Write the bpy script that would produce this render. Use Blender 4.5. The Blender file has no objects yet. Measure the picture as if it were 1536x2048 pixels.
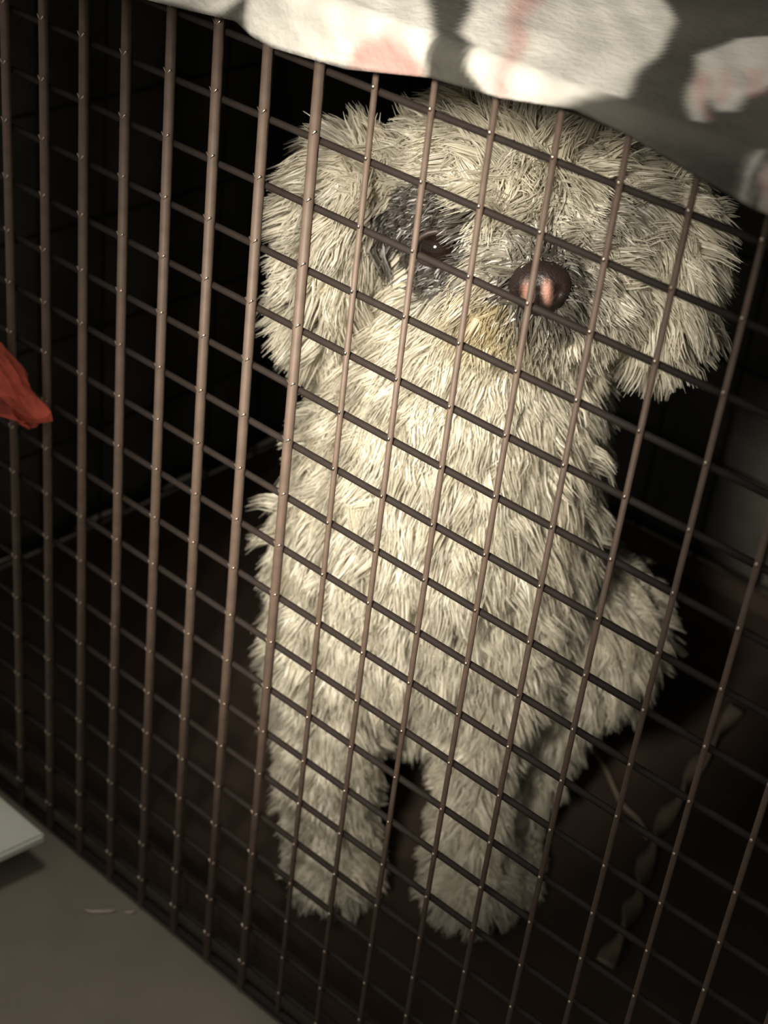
import bpy, bmesh, math
import numpy as np
from mathutils import Vector, Matrix

# ------------------------------------------------------------------ units
# The crate's wire pitch is one inch: lengths below are in wire pitches
# (col = along the front panel, dep = into the crate, row = downwards).
S = 0.0254
FLOOR_ROW = 18.72
def W(col, dep, row):
    return Vector((col * S, dep * S, (FLOOR_ROW - row) * S))
scene = bpy.context.scene
COL = scene.collection
rng = np.random.default_rng(7)

# ------------------------------------------------------------------ camera
cam_d = bpy.data.cameras.new('camera')
cam_d.sensor_fit = 'HORIZONTAL'
cam_d.sensor_width = 36.0
cam_d.lens = 3187.0 / 1536.0 * 36.0
cam_d.clip_start = 0.01
cam_d.dof.use_dof = True
cam_d.dof.focus_distance = 0.60
cam_d.dof.aperture_fstop = 16.0
cam = bpy.data.objects.new('camera', cam_d)
COL.objects.link(cam)
def M2W(v):                       # (col, row, dep) direction -> world
    return Vector((v[0], v[2], -v[1]))
r_ = M2W((0.7429, -0.1062, 0.6609)).normalized()
d_ = M2W((0.4275, 0.8350, -0.3463)).normalized()
f_ = M2W((-0.5151, 0.5398, 0.6658)).normalized()
m = Matrix((r_, -d_, -f_)).transposed().to_4x4()
m.translation = W(14.4926, -16.117, -6.8516)
cam.matrix_world = m
scene.camera = cam

# ------------------------------------------------------------------ world, lights, exposure
world = bpy.data.worlds.new('room_ambient')
scene.world = world
world.use_nodes = True
bg = world.node_tree.nodes['Background']
bg.inputs[0].default_value = (1.0, 0.95, 0.86, 1)
bg.inputs[1].default_value = 0.3

def aim(o, target):
    o.rotation_euler = (Vector(target) - o.location).to_track_quat('-Z', 'Y').to_euler()

# unseen lamp beside the camera, shining on the dog
sp = bpy.data.lights.new('key_lamp', 'SPOT')
sp.energy = 64.0
sp.color = (1.0, 0.93, 0.80)
sp.spot_size = math.radians(28)
sp.spot_blend = 0.72
sp.shadow_soft_size = 0.07
spo = bpy.data.objects.new('key_lamp', sp)
COL.objects.link(spo)
lp, tg = W(8.0, -21.0, -8.5), W(-0.1, 3.3, 7.35)
zz = (lp - tg).normalized()
long_ax = -r_ * -0.54 - d_ * 0.84          # oval beam shaped to leave the haunch dim, long axis leaning right
long_ax = (long_ax - zz * long_ax.dot(zz)).normalized()
xx = long_ax.cross(zz).normalized()
mm = Matrix((xx, long_ax, zz)).transposed().to_4x4() @ Matrix.Diagonal((0.66, 1.12, 1, 1))
mm.translation = lp
spo.matrix_world = mm

# ceiling lamp of the room
ar = bpy.data.lights.new('ceiling_lamp', 'AREA')
ar.energy = 7.0
ar.color = (1.0, 0.93, 0.82)
ar.shape = 'DISK'
ar.size = 0.35
aro = bpy.data.objects.new('ceiling_lamp', ar)
COL.objects.link(aro)
aro.location = W(-4, -6, -62)
aim(aro, W(2, 2, 0))

scene.view_settings.view_transform = 'Standard'
scene.view_settings.look = 'None'
scene.view_settings.gamma = 1.0
scene.view_settings.use_curve_mapping = False
scene.view_settings.exposure = 0.0

# ------------------------------------------------------------------ helpers
def srgb(r, g, b):
    f = lambda c: c / 12.92 if c <= 0.04045 else ((c + 0.055) / 1.055) ** 2.4
    return (f(r / 255), f(g / 255), f(b / 255), 1)

def mat(name, color, rough=0.6, metal=0.0, var=0.0, scale=40.0, bump=0.0, bump_scale=200.0, attr=None, spec=0.5):
    m = bpy.data.materials.new(name)
    m.use_nodes = True
    nt = m.node_tree
    b = nt.nodes['Principled BSDF']
    b.inputs['Roughness'].default_value = rough
    b.inputs['Metallic'].default_value = metal
    b.inputs['Specular IOR Level'].default_value = spec
    tc = nt.nodes.new('ShaderNodeTexCoord')
    if attr:
        src = nt.nodes.new('ShaderNodeAttribute'); src.attribute_name = attr
        csock = src.outputs['Color']
    else:
        src = nt.nodes.new('ShaderNodeRGB'); src.outputs[0].default_value = color
        csock = src.outputs[0]
    if var > 0:
        n = nt.nodes.new('ShaderNodeTexNoise'); n.inputs['Scale'].default_value = scale
        n.inputs['Detail'].default_value = 5
        nt.links.new(tc.outputs['Object'], n.inputs['Vector'])
        mr = nt.nodes.new('ShaderNodeMapRange')
        mr.inputs['From Min'].default_value = 0.3; mr.inputs['From Max'].default_value = 0.7
        mr.inputs['To Min'].default_value = 1 - var; mr.inputs['To Max'].default_value = 1 + var
        nt.links.new(n.outputs['Fac'], mr.inputs['Value'])
        mx = nt.nodes.new('ShaderNodeVectorMath'); mx.operation = 'SCALE'
        nt.links.new(csock, mx.inputs[0]); nt.links.new(mr.outputs[0], mx.inputs['Scale'])
        csock = mx.outputs[0]
    nt.links.new(csock, b.inputs['Base Color'])
    if bump > 0:
        n2 = nt.nodes.new('ShaderNodeTexNoise'); n2.inputs['Scale'].default_value = bump_scale
        n2.inputs['Detail'].default_value = 4
        nt.links.new(tc.outputs['Object'], n2.inputs['Vector'])
        bp = nt.nodes.new('ShaderNodeBump'); bp.inputs['Strength'].default_value = bump
        bp.inputs['Distance'].default_value = 0.002
        nt.links.new(n2.outputs['Fac'], bp.inputs['Height'])
        nt.links.new(bp.outputs[0], b.inputs['Normal'])
    return m

def link(name, me, material=None, parent=None):
    o = bpy.data.objects.new(name, me)
    COL.objects.link(o)
    if material is not None and me is not None:
        if len(me.materials) == 0: me.materials.append(material)
    if parent is not None: o.parent = parent
    return o

def bm_obj(name, bm, material, parent=None, smooth=True):
    me = bpy.data.meshes.new(name)
    bm.normal_update()
    bm.to_mesh(me); bm.free()
    if smooth: me.polygons.foreach_set('use_smooth', [True] * len(me.polygons))
    return link(name, me, material, parent)

def tag(o, label, cat, group=None):
    o['label'] = label; o['category'] = cat
    if group: o['group'] = group
    return o

def root(name, loc):
    o = bpy.data.objects.new(name, None)
    o.location = loc; o.empty_display_size = 0.02
    COL.objects.link(o)
    bpy.context.view_layer.update()
    return o

def tube(bm, pts, rads, n=8, cap=True):
    pts = [Vector(p) for p in pts]
    rings = []
    t0 = (pts[1] - pts[0]).normalized()
    up = t0.orthogonal().normalized()
    for i, p in enumerate(pts):
        t = (pts[min(i + 1, len(pts) - 1)] - pts[max(i - 1, 0)]).normalized()
        up = (up - t * up.dot(t)).normalized()
        sd = t.cross(up)
        r = rads[i] if hasattr(rads, '__len__') else rads
        rings.append([bm.verts.new(p + (up * math.cos(2 * math.pi * k / n) + sd * math.sin(2 * math.pi * k / n)) * r) for k in range(n)])
    for a, b in zip(rings[:-1], rings[1:]):
        for k in range(n):
            bm.faces.new((a[k], a[(k + 1) % n], b[(k + 1) % n], b[k]))
    if cap:
        bm.faces.new(rings[0][::-1]); bm.faces.new(rings[-1])

def box(bm, lo, hi, bevel=0.0):
    vs = [bm.verts.new((x, y, z)) for x in (lo[0], hi[0]) for y in (lo[1], hi[1]) for z in (lo[2], hi[2])]
    fs = [(0, 1, 3, 2), (4, 6, 7, 5), (0, 4, 5, 1), (2, 3, 7, 6), (0, 2, 6, 4), (1, 5, 7, 3)]
    faces = [bm.faces.new([vs[i] for i in f]) for f in fs]
    bmesh.ops.recalc_face_normals(bm, faces=faces)
    if bevel > 0:
        es = list({e for f in faces for e in f.edges})
        bmesh.ops.bevel(bm, geom=es, offset=bevel, segments=2, affect='EDGES')

# ------------------------------------------------------------------ materials
M_floor = mat('worn_grey_floor', srgb(118, 110, 98), 0.7, var=0.16, scale=14, bump=0.25, bump_scale=90)
M_wall = mat('dim_wall_paint', srgb(70, 64, 56), 0.9, var=0.05, scale=6)
M_wire_v = mat('bronze_wire_lit_tone', srgb(94, 78, 67), 0.6, metal=0.0, var=0.15, scale=160)  # uprights carry the lit tone of the wire in their colour
M_wire_h = mat('bronze_wire_shaded_tone', srgb(42, 35, 31), 0.7, metal=0.0, var=0.15, scale=160, spec=0.25)  # cross wires of the same mesh, their unlit look put into the colour
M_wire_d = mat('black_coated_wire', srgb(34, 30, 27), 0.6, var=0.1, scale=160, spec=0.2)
M_glint = mat('weld_glint_metal', srgb(205, 190, 172), 0.3, metal=1.0)
M_tray = mat('black_plastic_tray', srgb(70, 59, 51), 0.9, var=0.2, scale=30, bump=0.2, bump_scale=120, spec=0.15)
M_blanket = mat('printed_plush_blanket', None, 0.9, var=0.10, scale=70, bump=0.5, bump_scale=260, attr='print', spec=0.1)

# ------------------------------------------------------------------ setting
bm = bmesh.new(); box(bm, W(-60, -60, FLOOR_ROW + 1.5), W(70, 34, FLOOR_ROW))
fl = bm_obj('floor', bm, M_floor, smooth=False); fl['kind'] = 'structure'
bm = bmesh.new(); box(bm, W(-60, 34, FLOOR_ROW + 1.5), W(70, 36, FLOOR_ROW - 95))
wl = bm_obj('wall_back', bm, M_wall, smooth=False); wl['kind'] = 'structure'

# ------------------------------------------------------------------ crate
C0, C1, DEP, TOP, BOT = -14, 16, 20, -0.78, 18.55
crate = root('wire_dog_crate', W(1, 10, FLOOR_ROW))
tag(crate, 'square-mesh wire dog crate with upright wires toned a lit bronze, standing on the floor', 'dog crate')
inv = crate.matrix_world.inverted()
def K(v): return inv @ v           # world -> crate local

def frame(name, corners, mtl, r=0.11):
    bm = bmesh.new()
    n = len(corners)
    for i in range(n):
        tube(bm, [K(corners[i]), K(corners[(i + 1) % n])], r * S, 10)
    return bm_obj(name, bm, mtl, crate)

def wire_mesh(name, vec, r, n=8):
    bm = bmesh.new(); tube(bm, [Vector((0, 0, 0)), vec], r * S, n)
    me = bpy.data.meshes.new(name); bm.to_mesh(me); bm.free()
    me.polygons.foreach_set('use_smooth', [True] * len(me.polygons))
    return me

front = frame('front_panel', [W(C0, 0, TOP), W(C1, 0, TOP), W(C1, 0, BOT), W(C0, 0, BOT)], M_wire_d)
back = frame('back_panel', [W(C0, DEP, TOP), W(C1, DEP, TOP), W(C1, DEP, BOT), W(C0, DEP, BOT)], M_wire_d)
left = frame('side_panel', [W(C0, 0.3, TOP), W(C0, DEP - .3, TOP), W(C0, DEP - .3, BOT), W(C0, 0.3, BOT)], M_wire_d)
right = frame('side_panel', [W(C1, 0.3, TOP), W(C1, DEP - .3, TOP), W(C1, DEP - .3, BOT), W(C1, 0.3, BOT)], M_wire_d)
top = frame('top_panel', [W(C0, 0.2, TOP), W(C1, 0.2, TOP), W(C1, DEP - .2, TOP), W(C0, DEP - .2, TOP)], M_wire_d, 0.09)

VH = (BOT - TOP) * S
me_v = wire_mesh('upright_wire', Vector((0, 0, VH)), 0.046)
me_vt = wire_mesh('heavy_upright_wire', Vector((0, 0, VH)), 0.082)
me_h = wire_mesh('cross_wire', Vector(((C1 - C0) * S, 0, 0)), 0.056)
me_s = wire_mesh('side_cross_wire', Vector((0, (DEP - .6) * S, 0)), 0.05)
for me, mt in ((me_v, M_wire_v), (me_vt, M_wire_v), (me_h, M_wire_h), (me_s, M_wire_d)):
    me.materials.append(mt)
me_vd = me_v.copy(); me_vd.materials.clear(); me_vd.materials.append(M_wire_d)
me_hd = me_h.copy(); me_hd.materials.clear(); me_hd.materials.append(M_wire_d)
def put(name, me, par, loc):
    o = bpy.data.objects.new(name, me); COL.objects.link(o); o.parent = par; o.location = K(loc)
    return o
for c in range(C0 + 1, C1):
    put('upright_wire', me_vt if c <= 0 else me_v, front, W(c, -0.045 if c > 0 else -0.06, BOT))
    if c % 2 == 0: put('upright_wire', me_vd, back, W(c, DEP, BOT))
for r in range(0, 19):
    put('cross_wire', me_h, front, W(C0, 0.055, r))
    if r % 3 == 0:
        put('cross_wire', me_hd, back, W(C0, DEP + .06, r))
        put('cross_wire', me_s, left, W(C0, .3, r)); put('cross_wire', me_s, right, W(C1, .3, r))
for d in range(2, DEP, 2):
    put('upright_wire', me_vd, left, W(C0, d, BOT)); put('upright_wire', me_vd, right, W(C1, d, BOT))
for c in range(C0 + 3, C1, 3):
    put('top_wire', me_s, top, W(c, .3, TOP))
# bright weld beads and chevrons added to imitate glints where the wires cross
bm = bmesh.new()
for c in range(C0 + 1, C1):
    for r in range(0, 19):
        if c <= 0:
            q = [K(W(c + e, -0.12, r - 0.1 - abs(e) * 1.3)) for e in (-0.075, 0.0, 0.075)]
            tube(bm, q, 0.017 * S, 5)
        else:
            p = K(W(c, -0.08, r - 0.09))
            bmesh.ops.create_icosphere(bm, subdivisions=1, radius=1.0,
                matrix=Matrix.Translation(p) @ Matrix.Diagonal((.032 * S, 0.03 * S, 0.045 * S, 1)))
wd = bm_obj('weld_glints', bm, M_glint, front); wd['kind'] = 'stuff'
# tray with a raised lip
bm = bmesh.new()
box(bm, K(W(C0 + .4, .5, 18.55)), K(W(C1 - .4, DEP - .5, 18.35)))
for a, b in ((( C0 + .4, .5), (C1 - .4, .75)), ((C0 + .4, DEP - .75), (C1 - .4, DEP - .5)),
             ((C0 + .4, .75), (C0 + .65, DEP - .75)), ((C1 - .65, .75), (C1 - .4, DEP - .75))):
    box(bm, K(W(a[0], a[1], 18.35)), K(W(b[0], b[1], 17.75)), 0.05 * S)
bm_obj('tray', bm, M_tray, crate, smooth=False)
# four short feet under the corners
for c in (C0 + .3, C1 - .3):
    for d in (.3, DEP - .3):
        bm = bmesh.new(); tube(bm, [K(W(c, d, FLOOR_ROW)), K(W(c, d, 18.45))], [0.2 * S, 0.16 * S], 10)
        bm_obj('foot', bm, M_wire_d, crate)

# ------------------------------------------------------------------ blanket
def poly_sdf(P, poly):
    """signed distance (negative inside) of points P to polygon"""
    poly = np.array(poly, float)
    d = np.full(len(P), 1e9); ins = np.zeros(len(P), bool)
    for i in range(len(poly)):
        a, b = poly[i], poly[(i + 1) % len(poly)]
        e = b - a; w = P - a
        t = np.clip((w @ e) / (e @ e), 0, 1)
        d = np.minimum(d, np.linalg.norm(w - t[:, None] * e, axis=1))
        c = ((a[1] <= P[:, 1]) != (b[1] <= P[:, 1]))
        with np.errstate(divide='ignore', invalid='ignore'):
            x = a[0] + (P[:, 1] - a[1]) / (b[1] - a[1]) * e[0]
        ins ^= c & (P[:, 0] < x)
    return np.where(ins, -d, d)
def smooth01(x, a, b):
    t = np.clip((x - a) / (b - a), 0, 1); return t * t * (3 - 2 * t)

BT = -1.0                        # row of the blanket's underside on top
def axis(segs):
    out = []
    for a, b, st in segs: out += list(np.arange(a, b - 1e-6, st))
    return np.array(out + [segs[-1][1]])
U = axis([(-33.85, -14, .7), (-14, -5, .5), (-5, 10, .085), (10, 16, .5), (16, 35.85, .7)])
V = axis([(-1.15, 9, .085), (9, 20, .5), (20, 39.85, .7)])
uu, vv = np.meshgrid(U, V, indexing='ij')
nu, nv = uu.shape
u, v = uu.ravel(), vv.ravel()
# front hem: hangs a little lower on the left
hem = -np.interp(u, [-14, -5.4, -4.2, -3.4, -2.2, -1.3, -1.0, -.6, .8, 2.2, 3.3, 4.4, 5.2, 6.2, 7.0, 10, 16],
                 [-1.1, -1.25, -1.17, -1.04, -.93, -.83, -.95, -1.0, -.9, -.6, -.53, -.34, -.4, -.58, -.7, -.6, -.8])
v = np.where(v < 0, v * (hem / 1.15), v)
def fold(t, lo, hi):
    drop = np.where(t < lo, lo - t, np.where(t > hi, t - hi, 0)); sgn = np.where(t < lo, -1, np.where(t > hi, 1, 0))
    return np.clip(t, lo, hi), drop, sgn
x, dx, sx = fold(u, C0 - .3, C1 + .3)
z, dz, sz = fold(v, -0.18, DEP + .35)
drop = np.maximum(dx, dz); flare = np.minimum(dx, dz)
wave = 0.14 * (1 + np.sin(v * 1.7 + 0.6 * np.sin(v * .6))) * smooth01(dx, 0, 6)
wave2 = 0.14 * (1 + np.sin(u * 1.5 + np.sin(u * .7))) * smooth01(dz, 0.5, 6)
x = x + sx * (np.minimum(dx, .25) + wave + 0.5 * np.where(dz > 0, flare, 0))
z = z + sz * (np.minimum(dz, .14) + wave2 + 0.5 * np.where(dx > 0, flare, 0))
lump = 0.06 * np.sin(u * .9 + 1.3 * np.sin(v * .5)) + 0.05 * np.sin(v * 1.3 + u * .5) + 0.03 * np.sin(u * 3.1 - v * 2.2)
lump = np.maximum(lump, -.05) + .05
row = BT - lump * smooth01(drop, .6, 0) * smooth01(v, -0.2, 1.2) + np.maximum(drop - .05, 0)
row = np.minimum(row, FLOOR_ROW - .03)
verts = np.stack([x * S, z * S, (FLOOR_ROW - row) * S], 1)
# print: big white blossoms flushed with pink on charcoal
P = np.stack([u, v], 1)
warp = 0.04 * np.stack([np.sin(v * 4.1 + u), np.sin(u * 3.7 - v * 1.3)], 1)
petal_sets = [
 ([(-1.08, -0.18), (-1.11, -0.72), (-1.01, -0.97), (-0.57, -1.02), (0.78, -0.9), (2.14, -0.67), (2.13, -0.22), (1.09, 0.64), (0.07, 1.8)], 1.0),
 ([(0.76, 2.1), (2.26, 0.09), (2.68, -0.2), (2.83, -0.4), (3.18, -0.58), (3.8, -0.52), (4.36, -0.35), (4.86, -0.18), (4.37, 1.06), (3.8, 2.52), (3.29, 3.43), (2.58, 4.13), (1.61, 5.06), (0.6, 2.93)], 1.0),
 ([(4.46, 2.21), (5.07, 0.97), (5.77, -0.05), (5.9, 0.01), (5.5, 0.82), (5.82, 0.52), (5.94, 0.72), (5.62, 1.38), (5.73, 1.75), (5.7, 2.61), (4.76, 4.3), (4.27, 3.39)], 0.7),
 ([(6.72, -0.63), (6.73, -0.27), (6.81, -0.18), (6.85, -0.26), (6.87, -0.7)], 0.55),
 ([(6.92, -0.27), (7.24, -0.18), (7.6, -0.79), (7.28, -1.03), (7.02, -0.76)], 0.6),
 ([(-3.75, -0.91), (-3.52, -1.1), (-2.76, -0.98), (-1.82, -0.87), (-1.48, -0.71), (-1.2, -0.47), (-1.19, -0.18)], 1.0)]
pink_sets = [
 ([(0.76, -0.74), (0.95, -0.52), (1.4, -0.3), (1.83, -0.31), (2.06, -0.43), (2.14, -0.67), (0.87, -0.91)], 0.95),
 ([(1.02, 2.63), (1.3, 3.21), (2.41, 1.27), (3.38, -0.18), (3.55, -0.44), (3.33, -0.54), (3.12, -0.18), (2.24, 0.95)], 0.75),
 ([(4.93, 1.28), (4.79, 1.8), (5.36, 0.93), (5.9, 0.17), (5.4, 0.65)], 0.85),
 ([(5.01, 1.8), (4.97, 2.11), (5.69, 0.8), (5.54, 0.88)], 0.85),
 ([(5.11, 2.37), (5.24, 2.6), (5.78, 1.66), (5.67, 1.29)], 0.5),
 ([(6.96, -0.31), (7.26, -0.18), (7.6, -0.79), (7.26, -0.92)], 0.8)]
rr = np.random.default_rng(3)
for _ in range(46):              # the repeat goes on over the rest of the cloth
    cx, cz = rr.uniform(-29, 31), rr.uniform(-1, 35)
    if -6.5 < cx < 11 and cz < 9.5 or not (-13 < cx < 15) or cz > 19: continue
    n = 9; ang = np.arange(n) / n * 2 * math.pi; rad = rr.uniform(1.2, 2.1) * rr.uniform(.75, 1.1, n)
    petal_sets.append(([(cx + math.cos(a) * q, cz + math.sin(a) * q) for a, q in zip(ang, rad)], 1.0))
    pink_sets.append(([(cx + .35 + math.cos(a) * q * .35, cz + math.sin(a) * q * .5) for a, q in zip(ang, rad)], .8))
col = np.tile(np.array(srgb(80, 78, 72)[:3]), (len(P), 1))
col *= (1 + .12 * np.sin(u * 1.9 + 2 * np.sin(v * .8)))[:, None]
streak = 0.5 + 0.5 * np.sin((u * .81 - v * -.59) * 9 + 2.0 * np.sin(v * 1.7 + u * .6))
white = np.array(srgb(236, 232, 222)[:3]); pink = np.array(srgb(205, 158, 150)[:3])
for poly, k in petal_sets:
    s = smooth01(poly_sdf(P + warp, poly), .07, -.09) * k * (0.82 + .18 * streak)
    col = col * (1 - s[:, None]) + white * s[:, None]
for poly, k in pink_sets:
    s = smooth01(poly_sdf(P + warp, poly), .1, -.14) * k
    col = col * (1 - s[:, None]) + pink * s[:, None]
idx = np.arange(nu * nv).reshape(nu, nv)
faces = np.stack([idx[:-1, :-1], idx[1:, :-1], idx[1:, 1:], idx[:-1, 1:]], -1).reshape(-1, 4)
me = bpy.data.meshes.new('draped_blanket')
me.from_pydata(verts.tolist(), [], faces.tolist())
me.polygons.foreach_set('use_smooth', [True] * len(me.polygons))
at = me.color_attributes.new('print', 'FLOAT_COLOR', 'POINT')
at.data.foreach_set('color', np.c_[col, np.ones(len(col))].astype(np.float32).ravel())
bl = link('draped_blanket', me, M_blanket)
so = bl.modifiers.new('thickness', 'SOLIDIFY'); so.thickness = 0.12 * S; so.offset = 1
tag(bl, 'charcoal plush blanket printed with big white and pink blossoms, draped over the crate', 'blanket')

# ------------------------------------------------------------------ dog
FX, FZ = 0.6119, -0.7910          # the dog faces the camera side: (col, dep)
RX, RZ = 0.7910, 0.6119           # to the right in the picture
OX, OZ, TRAY = 0.6, 4.6, 18.35
dog = root('dog', W(OX, OZ, TRAY))
tag(dog, 'fluffy cream-white dog sitting upright inside the wire crate, head tilted', 'dog')
# local dog frame (lateral, forward, height) in pitches -> local metres of the Empty
def D(a, h, d):
    return Vector(((a * RX + d * FX) * S, (a * RZ + d * FZ) * S, h * S))
Bm = np.array([[RX, FX, 0], [RZ, FZ, 0], [0, 0, 1]])   # columns: lateral, forward, up
def D2L(A):                       # array (a, h, d) -> local metres
    A = np.asarray(A, float); return np.stack([A[:, 0], A[:, 2], A[:, 1]], 1) @ Bm.T * S
def L2D(Pm):
    q = np.asarray(Pm) / S @ Bm; return np.stack([q[:, 0], q[:, 2], q[:, 1]], 1)

HO = np.array([-0.05, 15.25, 0.1])                       # head centre
hr = np.array([.97, .24, 0.0]); hu = np.array([-.235, .95, -.2]); hf = np.array([-.05, .2, .98])
hu /= np.linalg.norm(hu); hf = np.cross(hr, hu) * 1.0
hf = hf / np.linalg.norm(hf)
if hf[2] < 0: hf = -hf
def H(r, u_, f): return HO + hr * r + hu * u_ + hf * f   # head frame -> dog frame

def ell(bm, c, rad, axes=None, seg=20):
    """ellipsoid given in dog frame (lateral, height, forward)"""
    mt = bmesh.ops.create_uvsphere(bm, u_segments=seg, v_segments=seg // 2, radius=1.0)
    for vt in mt['verts']:
        p = np.array(vt.co)
        q = p * np.array(rad)
        if axes is not None: q = axes.T @ q
        vt.co = D(*(np.array(c) + q))
def limb(bm, pts):
    """chain of (a, h, d, r): densely packed overlapping balls, fused later by the remesh"""
    pts = np.array(pts, float)
    for p, q in zip(pts[:-1], pts[1:]):
        n = max(2, int(np.linalg.norm(q[:3] - p[:3]) / (0.35 * min(p[3], q[3]))))
        for t in np.linspace(0, 1, n):
            w = p * (1 - t) + q * t
            ell(bm, w[:3], (w[3],) * 3, seg=14)
AX = np.array([hr, hu, hf])
bm = bmesh.new()
ell(bm, H(0, .35, -.2), (2.1, 1.75, 1.9), AX)               # skull
ell(bm, H(.1, -.75, .6), (1.75, 1.15, 1.3), AX)             # cheeks
limb(bm, [(*H(.15, -.45, 1.0), 1.0), (*H(.22, -.7, 1.75), .68)])   # muzzle
ell(bm, H(.15, -1.3, 1.1), (.65, .4, .75), AX)              # lower jaw
ell(bm, (-3.15, 13.9, -.3), (.45, 1.7, .85))                # ears
ell(bm, (-2.75, 15.3, -.3), (.8, .9, .9))
ell(bm, (2.5, 14.6, .1), (.45, 1.3, .85))
ell(bm, (2.0, 15.6, -.1), (.85, .8, .9))
limb(bm, [(-.2, 14, -.6, 1.8), (-.5, 12, -.7, 2.1), (-.6, 9.6, -.9, 2.55), (-.5, 7.4, -1.3, 2.5), (-.4, 5.2, -3.2, 2.6), (-.1, 3.6, -5.0, 2.7)])
ell(bm, (2.9, 5.7, -2.5), (1.25, 1.35, 1.9)); ell(bm, (1.9, 6.3, -2.0), (1.3, 1.6, 1.5)); ell(bm, (-2.3, 4.2, -4.2), (1.2, 2.2, 2.2))
limb(bm, [(2.4, 4.6, -2.6, 1.1), (2.0, 2.4, -2.4, .7), (1.9, .8, -1.6, .6)])       # hind legs
ell(bm, (1.95, .55, -.4), (.65, .48, 1.2)); 
limb(bm, [(-2.6, 3.0, -3.6, 1.0), (-2.6, 1.4, -3.2, .7)]); ell(bm, (-2.6, .55, -2.6), (.65, .5, 1.2))
limb(bm, [(-2.0, 8.6, -.5, 1.35), (-2.2, 6.2, -.2, 1.0), (-2.2, 3.4, 0, .8), (-1.95, 1.2, .1, .75)])   # front legs
ell(bm, (-1.8, .68, .45), (.92, .62, 1.15))
limb(bm, [(.7, 8.6, -.5, 1.35), (.75, 6.2, -.2, .95), (.8, 3.6, 0, .62), (1.05, 1.3, .1, .7)])
ell(bm, (1.1, .68, .45), (.92, .62, 1.15))
limb(bm, [(-.1, 2.4, -6.9, .7), (.5, 1.2, -8.3, .5), (1.4, .7, -9.0, .35)])           # tail
tmp = bm_obj('tmp_body', bm, None, None)
md = tmp.modifiers.new('r', 'REMESH'); md.mode = 'VOXEL'; md.voxel_size = 0.22 * S
ms = tmp.modifiers.new('s', 'SMOOTH'); ms.factor = .5; ms.iterations = 8
bpy.context.view_layer.update()
dg = bpy.context.evaluated_depsgraph_get()
body_me = bpy.data.meshes.new_from_object(tmp.evaluated_get(dg), depsgraph=dg)
tm = tmp.data; bpy.data.objects.remove(tmp); bpy.data.meshes.remove(tm)
body_me.name = 'body'; body_me.materials.clear()
body_me.polygons.foreach_set('use_smooth', [True] * len(body_me.polygons))

# coat colour by place on the dog, eye-socket shade painted in
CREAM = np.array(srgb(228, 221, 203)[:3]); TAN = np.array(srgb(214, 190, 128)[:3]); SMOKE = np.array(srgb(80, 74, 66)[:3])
NOSE = H(.26, -.62, 2.3)
EYES = (H(-1.3, 0.0, 1.42), H(1.5, .1, .9))
def to_head(A): return (A - HO) @ AX.T
def eye_shade(A):  # shade of the left eye socket, painted as darker fur
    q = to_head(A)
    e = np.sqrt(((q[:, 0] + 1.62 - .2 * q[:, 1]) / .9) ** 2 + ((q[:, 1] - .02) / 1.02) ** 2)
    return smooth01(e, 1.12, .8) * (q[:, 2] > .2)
def eye_shade_r(A):  # weaker painted shade round the right eye
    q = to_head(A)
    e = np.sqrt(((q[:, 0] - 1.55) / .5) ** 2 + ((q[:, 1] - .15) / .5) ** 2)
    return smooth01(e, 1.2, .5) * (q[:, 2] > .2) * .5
def coat(A):
    q = to_head(A)
    c = np.tile(CREAM, (len(A), 1))
    t = np.exp(-(((q[:, 0] + .35) / .55) ** 2 + ((q[:, 1] + 1.0) / .55) ** 2)) * (q[:, 2] > .5) * .8
    c = c * (1 - t[:, None]) + TAN * t[:, None]
    g = np.clip(eye_shade(A) + eye_shade_r(A), 0, 1)
    nz = np.exp(-(np.linalg.norm(A - NOSE, axis=1) / .8) ** 2)[:]
    g = np.clip(g + nz * 1.5, 0, 1)
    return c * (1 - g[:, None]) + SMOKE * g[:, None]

nvb = len(body_me.vertices)
co = np.empty(nvb * 3, np.float32); body_me.vertices.foreach_get('co', co); co = co.reshape(-1, 3)
def paint(me, colr):
    a = me.color_attributes.new('coat', 'FLOAT_COLOR', 'POINT')
    a.data.foreach_set('color', np.c_[colr, np.ones(len(colr))].astype(np.float32).ravel())
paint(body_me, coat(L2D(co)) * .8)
M_skin = mat('short_undercoat', None, .85, var=.15, scale=300, attr='coat', spec=.1)
body = link('body', body_me, M_skin, dog)

M_fur = bpy.data.materials.new('wavy_cream_fur'); M_fur.use_nodes = True
nt = M_fur.node_tree; nt.nodes.clear()
out = nt.nodes.new('ShaderNodeOutputMaterial')
at_ = nt.nodes.new('ShaderNodeAttribute'); at_.attribute_name = 'coat'
df = nt.nodes.new('ShaderNodeBsdfDiffuse'); tl = nt.nodes.new('ShaderNodeBsdfTranslucent'); gl = nt.nodes.new('ShaderNodeBsdfGlossy')
gl.inputs['Roughness'].default_value = .45
mx1 = nt.nodes.new('ShaderNodeMixShader'); mx1.inputs[0].default_value = .4
mx2 = nt.nodes.new('ShaderNodeMixShader'); mx2.inputs[0].default_value = .07
nt.links.new(at_.outputs['Color'], df.inputs['Color']); nt.links.new(at_.outputs['Color'], tl.inputs['Color'])
nt.links.new(df.outputs[0], mx1.inputs[1]); nt.links.new(tl.outputs[0], mx1.inputs[2])
nt.links.new(mx1.outputs[0], mx2.inputs[1]); nt.links.new(gl.outputs[0], mx2.inputs[2])
nt.links.new(mx2.outputs[0], out.inputs['Surface'])

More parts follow.
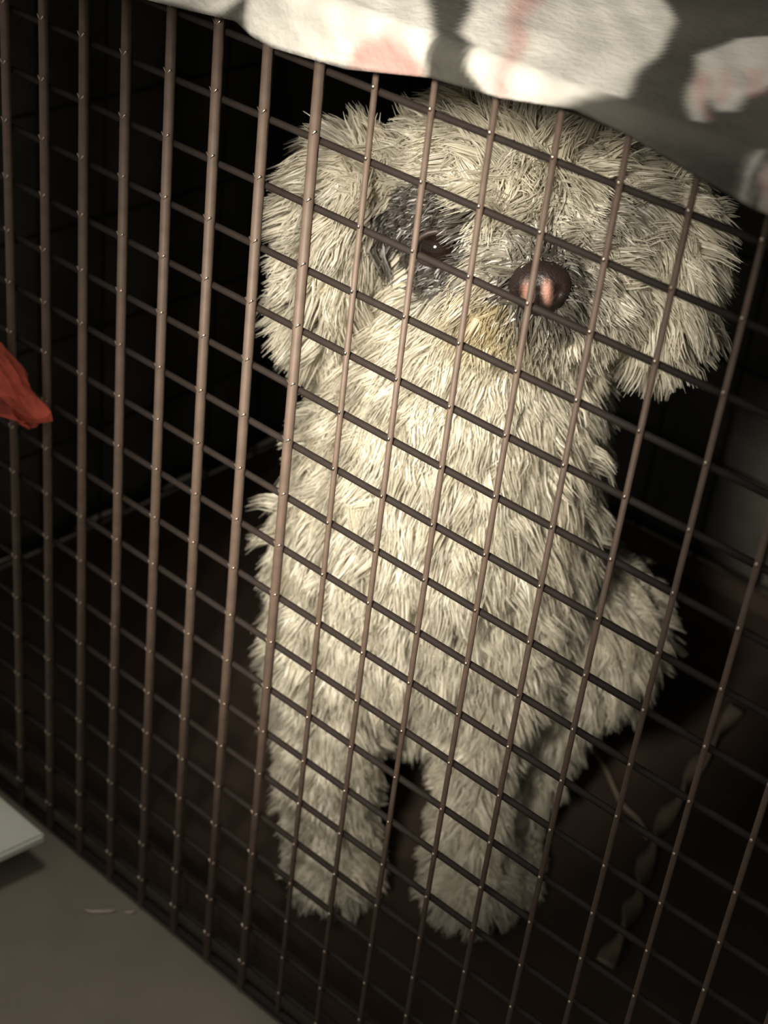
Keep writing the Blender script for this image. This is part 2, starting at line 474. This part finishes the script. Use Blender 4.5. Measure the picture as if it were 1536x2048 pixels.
# --- grow locks: guides on the skin, a few strands clumped round each guide
body_me.calc_loop_triangles()
tris = np.empty(len(body_me.loop_triangles) * 3, np.int32)
body_me.loop_triangles.foreach_get('vertices', tris); tris = tris.reshape(-1, 3)
cd = L2D(co)                                    # dog frame, pitches
a0, a1, a2 = cd[tris[:, 0]], cd[tris[:, 1]], cd[tris[:, 2]]
fn = np.cross(a1 - a0, a2 - a0); area = np.linalg.norm(fn, axis=1) + 1e-12
vn = np.empty(nvb * 3, np.float32); body_me.vertices.foreach_get('normal', vn); vn = vn.reshape(-1, 3) @ Bm
vn = np.stack([vn[:, 0], vn[:, 2], vn[:, 1]], 1)
cen = (a0 + a1 + a2) / 3
fnn = vn[tris].mean(1)
wgt = area * np.where(fnn[:, 2] > -.25, 1.0, .3) * np.where(cen[:, 2] < -4, .45, 1.0) * np.where(cen[:, 1] > 11.5, 1.6, 1.0)
NG, NS, NP = 9500, 28, 5
t = rng.choice(len(tris), NG, p=wgt / wgt.sum())
b = rng.random((NG, 2)); f = b.sum(1) > 1; b[f] = 1 - b[f]
w3 = np.c_[1 - b.sum(1), b]
rootp = (a0[t] * w3[:, :1] + a1[t] * w3[:, 1:2] + a2[t] * w3[:, 2:])
nrm = (vn[tris[t, 0]] * w3[:, :1] + vn[tris[t, 1]] * w3[:, 1:2] + vn[tris[t, 2]] * w3[:, 2:])
nrm /= np.linalg.norm(nrm, axis=1)[:, None]
q = to_head(rootp)
dn = np.linalg.norm(rootp - NOSE, axis=1)
keep = (dn > .5) & (rootp[:, 1] > .12)
keep &= np.linalg.norm(rootp - EYES[0], axis=1) > .4
rootp, nrm, q, dn = rootp[keep], nrm[keep], q[keep], dn[keep]
NG = len(rootp)
is_head = rootp[:, 1] > 12.4
is_ear = is_head & ((rootp[:, 0] < -2.75) | (rootp[:, 0] > 2.35)) & (rootp[:, 1] < 15.9)
is_leg = (rootp[:, 1] < 5.6) & (rootp[:, 2] > -1.0) & (rootp[:, 0] < 2.05)
L = np.full(NG, .95)
L[is_head] = .85; L[is_ear] = .95; L[is_leg] = .62
L = np.where(rootp[:, 1] < 1.5, .5, L)
muz = is_head & (dn < 2.2)
L = np.where(muz, .35 + .3 * np.clip(dn - .6, 0, 1.6), L)
ep = eye_shade(rootp)
L = np.where(ep > .3, .28, L)
above = eye_shade(rootp - hu * .45 - hf * .1)
L = np.where((above > .2) & (ep <= .3), np.minimum(L, .42), L)
L *= rng.uniform(.75, 1.25, NG)
down = np.array([0, -1.0, 0])
rad = rootp - NOSE; rad -= nrm * (rad * nrm).sum(1)[:, None]
rad /= (np.linalg.norm(rad, axis=1)[:, None] + 1e-6)
comb = np.tile(down, (NG, 1)) * .8
hd = is_head[:, None]
topw = smooth01(q[:, 1], .2, 1.3)[:, None] * (~is_ear)[:, None]
comb = np.where(hd, down * (.55 * (1 - .5 * topw)) + rad * .5, comb)
comb = comb + rng.normal(0, .28, (NG, 3))
lift = np.where(is_leg, .6, np.where(is_head, .62, .5))[:, None]
d0 = nrm * (lift + .25) + comb * .5
d1 = nrm * (lift - .25) + comb * 1.0 + down * .35
d0 /= np.linalg.norm(d0, axis=1)[:, None]; d1 /= np.linalg.norm(d1, axis=1)[:, None]
# tangent frame per guide
tan = np.cross(nrm, rng.normal(size=(NG, 3))); tan /= np.linalg.norm(tan, axis=1)[:, None]
bit = np.cross(nrm, tan)
s = np.linspace(0, 1, NP)
ph = rng.uniform(0, 6.28, NG); fr = rng.uniform(3.0, 6.5, NG)
amp = rng.uniform(.03, .10, NG) * (L / 1.0)
guide = np.zeros((NG, NP, 3))
for k in range(NP):
    tk = s[k]
    base = rootp + L[:, None] * (d0 * (tk - .5 * tk * tk) + d1 * (.5 * tk * tk))
    guide[:, k] = base + (tan * np.sin(ph + fr * tk)[:, None] + bit * np.cos(ph * 1.3 + fr * tk)[:, None]) * (amp * tk)[:, None]
# strands
ra = rng.uniform(0, 6.28, (NG, NS)); rr_ = np.sqrt(rng.random((NG, NS))) * .27
rr_ = np.where(ep[:, None] > .3, rr_ * .8, rr_)
off = (tan[:, None] * np.cos(ra)[..., None] + bit[:, None] * np.sin(ra)[..., None]) * rr_[..., None]
ls = rng.uniform(.72, 1.06, (NG, NS))
tip = rng.uniform(.2, .7, (NG, NS))
st = np.zeros((NG, NS, NP, 3))
jit = rng.normal(0, .03, (NG, NS, 3))
for k in range(NP):
    tk = s[k] * ls                                   # (NG,NS)
    x_ = np.clip(tk * (NP - 1), 0, NP - 1.001); i0 = x_.astype(int); fr_ = (x_ - i0)[..., None]
    gi = np.arange(NG)[:, None]
    gp = guide[gi, i0] * (1 - fr_) + guide[gi, i0 + 1] * fr_
    cl = 1 - (1 - tip) * s[k] ** .8
    st[:, :, k] = gp + off * cl[..., None] + jit * s[k]
st[:, :, 0] -= nrm[:, None] * .05
# nothing pokes through the front wires or the tray
dep = OZ + st[..., 0] * RZ + st[..., 2] * FZ
push = np.maximum(.22 - dep, 0)
st[..., 2] -= push * .79; st[..., 0] += push * .61
st[..., 1] = np.maximum(st[..., 1], .04)
tint = (rng.uniform(.8, 1.08, (NG, 1)) * rng.uniform(.88, 1.08, (NG, NS)))
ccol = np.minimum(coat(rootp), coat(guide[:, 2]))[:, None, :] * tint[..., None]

def strands_mesh(name, sel):
    A = st[sel].reshape(-1, NP, 3); Cc = np.clip(ccol[sel].reshape(-1, 3), 0, .95)
    n = len(A)
    T = np.gradient(A, axis=1); T /= (np.linalg.norm(T, axis=2)[..., None] + 1e-9)
    Nn = np.repeat(nrm[sel], NS, 0)[:, None, :] + rng.normal(0, .35, (n, 1, 3))
    X = np.cross(T, Nn); X /= (np.linalg.norm(X, axis=2)[..., None] + 1e-9)
    prof = np.array([.015, .017, .016, .011, .003])[None, :, None] * rng.uniform(.6, 1.3, (n, 1, 1))
    ring = np.stack([A - X * prof, A + X * prof], 2)                      # n, NP, 2, 3
    Vv = D2L(ring.reshape(-1, 3))
    base = (np.arange(n) * NP * 2)[:, None]
    k = np.arange(NP - 1)[None, :] * 2
    F = np.stack([base + k, base + k + 1, base + k + 3, base + k + 2], -1).reshape(-1, 4)
    me = bpy.data.meshes.new(name)
    me.vertices.add(len(Vv)); me.vertices.foreach_set('co', Vv.astype(np.float32).ravel())
    me.loops.add(F.size); me.loops.foreach_set('vertex_index', F.astype(np.int32).ravel())
    me.polygons.add(len(F)); me.polygons.foreach_set('loop_start', np.arange(0, F.size, 4, dtype=np.int32))
    me.polygons.foreach_set('use_smooth', np.ones(len(F), bool))
    me.update(calc_edges=True)
    paint(me, np.repeat(Cc, NP * 2, 0))
    o = link(name, me, M_fur, dog); o['kind'] = 'stuff'
    return o
earL = is_ear & (rootp[:, 0] < 0); earR = is_ear & (rootp[:, 0] > 0)
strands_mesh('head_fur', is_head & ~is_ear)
strands_mesh('ear_fur', earL); strands_mesh('ear_fur', earR)
strands_mesh('leg_fur', is_leg & (rootp[:, 0] < -.55)); strands_mesh('leg_fur', is_leg & (rootp[:, 0] >= -.55))
strands_mesh('body_fur', ~is_head & ~is_leg)

# nose: broad leather with two nostrils and pink spots
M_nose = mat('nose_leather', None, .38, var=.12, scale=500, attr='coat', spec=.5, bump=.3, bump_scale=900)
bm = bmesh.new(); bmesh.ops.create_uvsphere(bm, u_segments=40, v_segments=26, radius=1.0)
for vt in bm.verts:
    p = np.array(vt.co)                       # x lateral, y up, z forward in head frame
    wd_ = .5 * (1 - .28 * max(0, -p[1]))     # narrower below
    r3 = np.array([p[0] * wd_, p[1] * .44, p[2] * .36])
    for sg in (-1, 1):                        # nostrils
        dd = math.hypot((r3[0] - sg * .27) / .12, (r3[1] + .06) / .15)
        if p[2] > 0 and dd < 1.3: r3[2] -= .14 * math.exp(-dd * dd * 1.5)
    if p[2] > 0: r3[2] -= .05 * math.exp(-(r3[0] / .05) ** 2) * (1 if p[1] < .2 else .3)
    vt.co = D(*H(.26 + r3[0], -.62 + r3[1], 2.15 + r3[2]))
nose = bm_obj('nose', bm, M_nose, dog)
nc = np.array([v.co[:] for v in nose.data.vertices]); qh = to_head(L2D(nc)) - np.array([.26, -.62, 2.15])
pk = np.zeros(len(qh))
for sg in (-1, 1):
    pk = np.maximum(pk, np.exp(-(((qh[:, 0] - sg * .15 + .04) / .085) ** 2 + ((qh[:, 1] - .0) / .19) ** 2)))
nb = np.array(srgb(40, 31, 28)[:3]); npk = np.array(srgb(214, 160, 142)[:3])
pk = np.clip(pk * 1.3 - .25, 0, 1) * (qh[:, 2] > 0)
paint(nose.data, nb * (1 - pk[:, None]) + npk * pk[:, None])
nose['label'] = 'dark brown nose with two pink spots'
# mouth line under the nose
M_lip = mat('dark_lip', srgb(58, 46, 40), .5)
bm = bmesh.new()
pts = [H(.22 + x_, -1.1 - .25 * abs(x_) ** 1.2 + .10 * math.cos(x_ * 5), 2.02 - .6 * x_ * x_) for x_ in np.linspace(-.75, .75, 13)]
tube(bm, [D(*p) for p in pts], [.03 * S + .05 * S * math.sin(math.pi * k / 12) for k in range(13)], 8)
bm_obj('mouth', bm, M_lip, dog)
# eyes with lids
M_eye = mat('dark_eye', srgb(30, 22, 18), .08, var=.2, scale=300, spec=.7)
for e in EYES:
    bm = bmesh.new(); ell(bm, e - hf * .12, (.34, .31, .34), AX, 28)
    eo = bm_obj('eye', bm, M_eye, dog)
    bm = bmesh.new()
    arc = [e + hr * .36 * math.cos(a) + hu * .28 * math.sin(a) + hf * (-.02 + .06 * math.sin(a)) for a in np.linspace(0, 2 * math.pi, 21)]
    tube(bm, [D(*p) for p in arc], .05 * S, 8, cap=False)
    bm_obj('eyelid', bm, M_lip, eo)
# claws peeping out of the front paws
M_claw = mat('dark_claw', srgb(64, 56, 50), .4)
for ca in (-1.8, 1.1):
    for k in (-1.5, -.5, .5, 1.5):
        bm = bmesh.new()
        bx, bd = ca + k * .36, .45 + 1.05 - .1 * abs(k) ** 1.5
        tube(bm, [D(bx, .38, bd - .1), D(bx, .36, bd + .12), D(bx, .2, bd + .3)], [.1 * S, .08 * S, .02 * S], 8)
        bm_obj('claw', bm, M_claw, dog)

# ------------------------------------------------------------------ red cloth on the wires
M_red = mat('red_orange_cloth', srgb(152, 62, 46), .85, var=.5, scale=70, bump=.4, bump_scale=300)
bm = bmesh.new(); bmesh.ops.create_uvsphere(bm, u_segments=30, v_segments=18, radius=1.0)
for vt in bm.verts:
    p = np.array(vt.co)
    ang = math.atan2(p[1], p[0])
    wob = 1 + .09 * math.sin(5 * ang + 3 * p[2]) + .07 * math.sin(9 * p[2] + 2 * ang) + rng.uniform(-.05, .05)
    c = p[0] * 1.45 * wob * (1 - .2 * max(0, p[2])); dpt = p[1] * .48 * wob; h = p[2] * .85
    if p[2] < 0: h = p[2] * .28
    vt.co = (c * S, (dpt - .62) * S, (h + .07 * math.sin(6 * p[0] + 4 * p[1]) - .16 * p[0] + rng.uniform(-.035, .035)) * S)
red = bm_obj('bunched_cloth', bm, M_red, smooth=False)
red.location = W(-6.85, -.05, 7.68)
tag(red, 'bunched red-orange cloth caught on the wires at the left', 'cloth')
# ------------------------------------------------------------------ low platform on the floor
M_pale = mat('pale_plastic', srgb(196, 198, 186), .55, var=.06, scale=30)
M_dark = mat('dark_base', srgb(40, 36, 32), .8)
plat = root('low_platform', W(-6, -3, FLOOR_ROW))
tag(plat, 'pale plastic low platform whose corner points at the crate, on the floor', 'platform')
ip = plat.matrix_world.inverted()
tipp = np.array([-5.2, -.82]); e1 = np.array([-.14, -1.06]); e2 = np.array([-1.57, .01])
e1 /= np.linalg.norm(e1); e2 /= np.linalg.norm(e2)
def slab(bm, inset, r0, r1, bev):
    o = tipp + (e1 + e2) * inset
    qs = [o, o + e1 * (9 - 2 * inset), o + e1 * (9 - 2 * inset) + e2 * (6 - 2 * inset), o + e2 * (6 - 2 * inset)]
    lo = [bm.verts.new(ip @ W(p[0], p[1], r0)) for p in qs]; hi = [bm.verts.new(ip @ W(p[0], p[1], r1)) for p in qs]
    fs = [bm.faces.new(lo[::-1]), bm.faces.new(hi)] + [bm.faces.new((lo[i], lo[(i + 1) % 4], hi[(i + 1) % 4], hi[i])) for i in range(4)]
    bmesh.ops.recalc_face_normals(bm, faces=fs)
    bmesh.ops.bevel(bm, geom=list({e for f in fs for e in f.edges}), offset=bev * S, segments=2, affect='EDGES')
bm = bmesh.new(); slab(bm, 0, 17.95, 17.7, .06); bm_obj('top_board', bm, M_pale, plat, smooth=False)
bm = bmesh.new(); slab(bm, 1.1, FLOOR_ROW, 17.95, .04); bm_obj('base', bm, M_dark, plat, smooth=False)

# ------------------------------------------------------------------ slivers on the floor
M_sliver = mat('pale_sliver', srgb(170, 162, 146), .7, var=.1, scale=200)
def sliver(pts, r, label):
    c = np.mean(pts, 0)
    bm = bmesh.new()
    n = len(pts)
    tube(bm, [Vector(((p[0] - c[0]) * S, (p[1] - c[1]) * S, r * S * .9)) for p in pts], [r * S * (.35 + .65 * math.sin(math.pi * (k + .3) / (n - .4))) for k in range(n)], 8)
    o = bm_obj('floor_sliver', bm, M_sliver); o.location = W(c[0], c[1], FLOOR_ROW)
    tag(o, label, 'debris', 'slivers on the floor')
sliver([(-3.72, -.98), (-3.6, -.92), (-3.47, -.78), (-3.36, -.65), (-3.27, -.5)], .035, 'longer curved pale sliver lying on the grey floor before the crate')
sliver([(-3.12, -.42), (-3.04, -.34), (-2.98, -.22)], .03, 'shorter pale sliver on the grey floor, nearest the crate edge')

# ------------------------------------------------------------------ twisted leash and cord on the tray
M_leash = mat('worn_grey_strap', srgb(122, 109, 94), .6, var=.2, scale=120)
def spline(pts, n):
    pts = np.array(pts, float); out = []
    Pp = np.vstack([2 * pts[0] - pts[1], pts, 2 * pts[-1] - pts[-2]])
    for i in range(1, len(Pp) - 2):
        p0, p1, p2, p3 = Pp[i - 1:i + 3]
        for t_ in np.linspace(0, 1, n, endpoint=False):
            out.append(.5 * (2 * p1 + (p2 - p0) * t_ + (2 * p0 - 5 * p1 + 4 * p2 - p3) * t_ ** 2 + (3 * p1 - p0 - 3 * p2 + p3) * t_ ** 3))
    return np.array(out + [pts[-1]])
path = spline([(2.45, 14.99), (2.87, 12.64), (3.25, 10.9), (3.65, 9.26), (4.2, 7.9), (4.53, 7.0), (4.95, 5.5)], 14)
bm = bmesh.new(); rings = []
org = W(3.6, 9.5, 18.35)
for i, p in enumerate(path):
    tg = path[min(i + 1, len(path) - 1)] - path[max(i - 1, 0)]; tg /= np.linalg.norm(tg); sd = np.array([tg[1], -tg[0]])
    tw = i * .19
    hw, th = .2, .04
    c = W(p[0], p[1], 18.35 - .22) - org
    ax = Vector((sd[0] * math.cos(tw), sd[1] * math.cos(tw), math.sin(tw))); nx = Vector((-sd[0] * math.sin(tw), -sd[1] * math.sin(tw), math.cos(tw)))
    rings.append([bm.verts.new(c + ax * (a * hw * S) + nx * (bq * th * S)) for a, bq in ((-1, -1), (1, -1), (1, 1), (-1, 1))])
for a, bq in zip(rings[:-1], rings[1:]):
    for k in range(4): bm.faces.new((a[k], a[(k + 1) % 4], bq[(k + 1) % 4], bq[k]))
bm.faces.new(rings[0][::-1]); bm.faces.new(rings[-1])
le = bm_obj('twisted_leash', bm, M_leash); le.location = org
tag(le, 'twisted flat grey-brown leash lying on the black tray right of the dog', 'leash')
path = spline([(.02, 11.35), (1.3, 10.7), (2.34, 9.95), (3.0, 9.75), (3.45, 9.4)], 8)
org = W(1.7, 10.4, 18.35); bm = bmesh.new()
tube(bm, [W(p[0], p[1], 18.35 - .07) - org for p in path], .065 * S, 8)
co_ = bm_obj('thin_cord', bm, M_leash); co_.location = org
tag(co_, 'thin dark cord lying on the tray, running up to the twisted leash', 'cord')
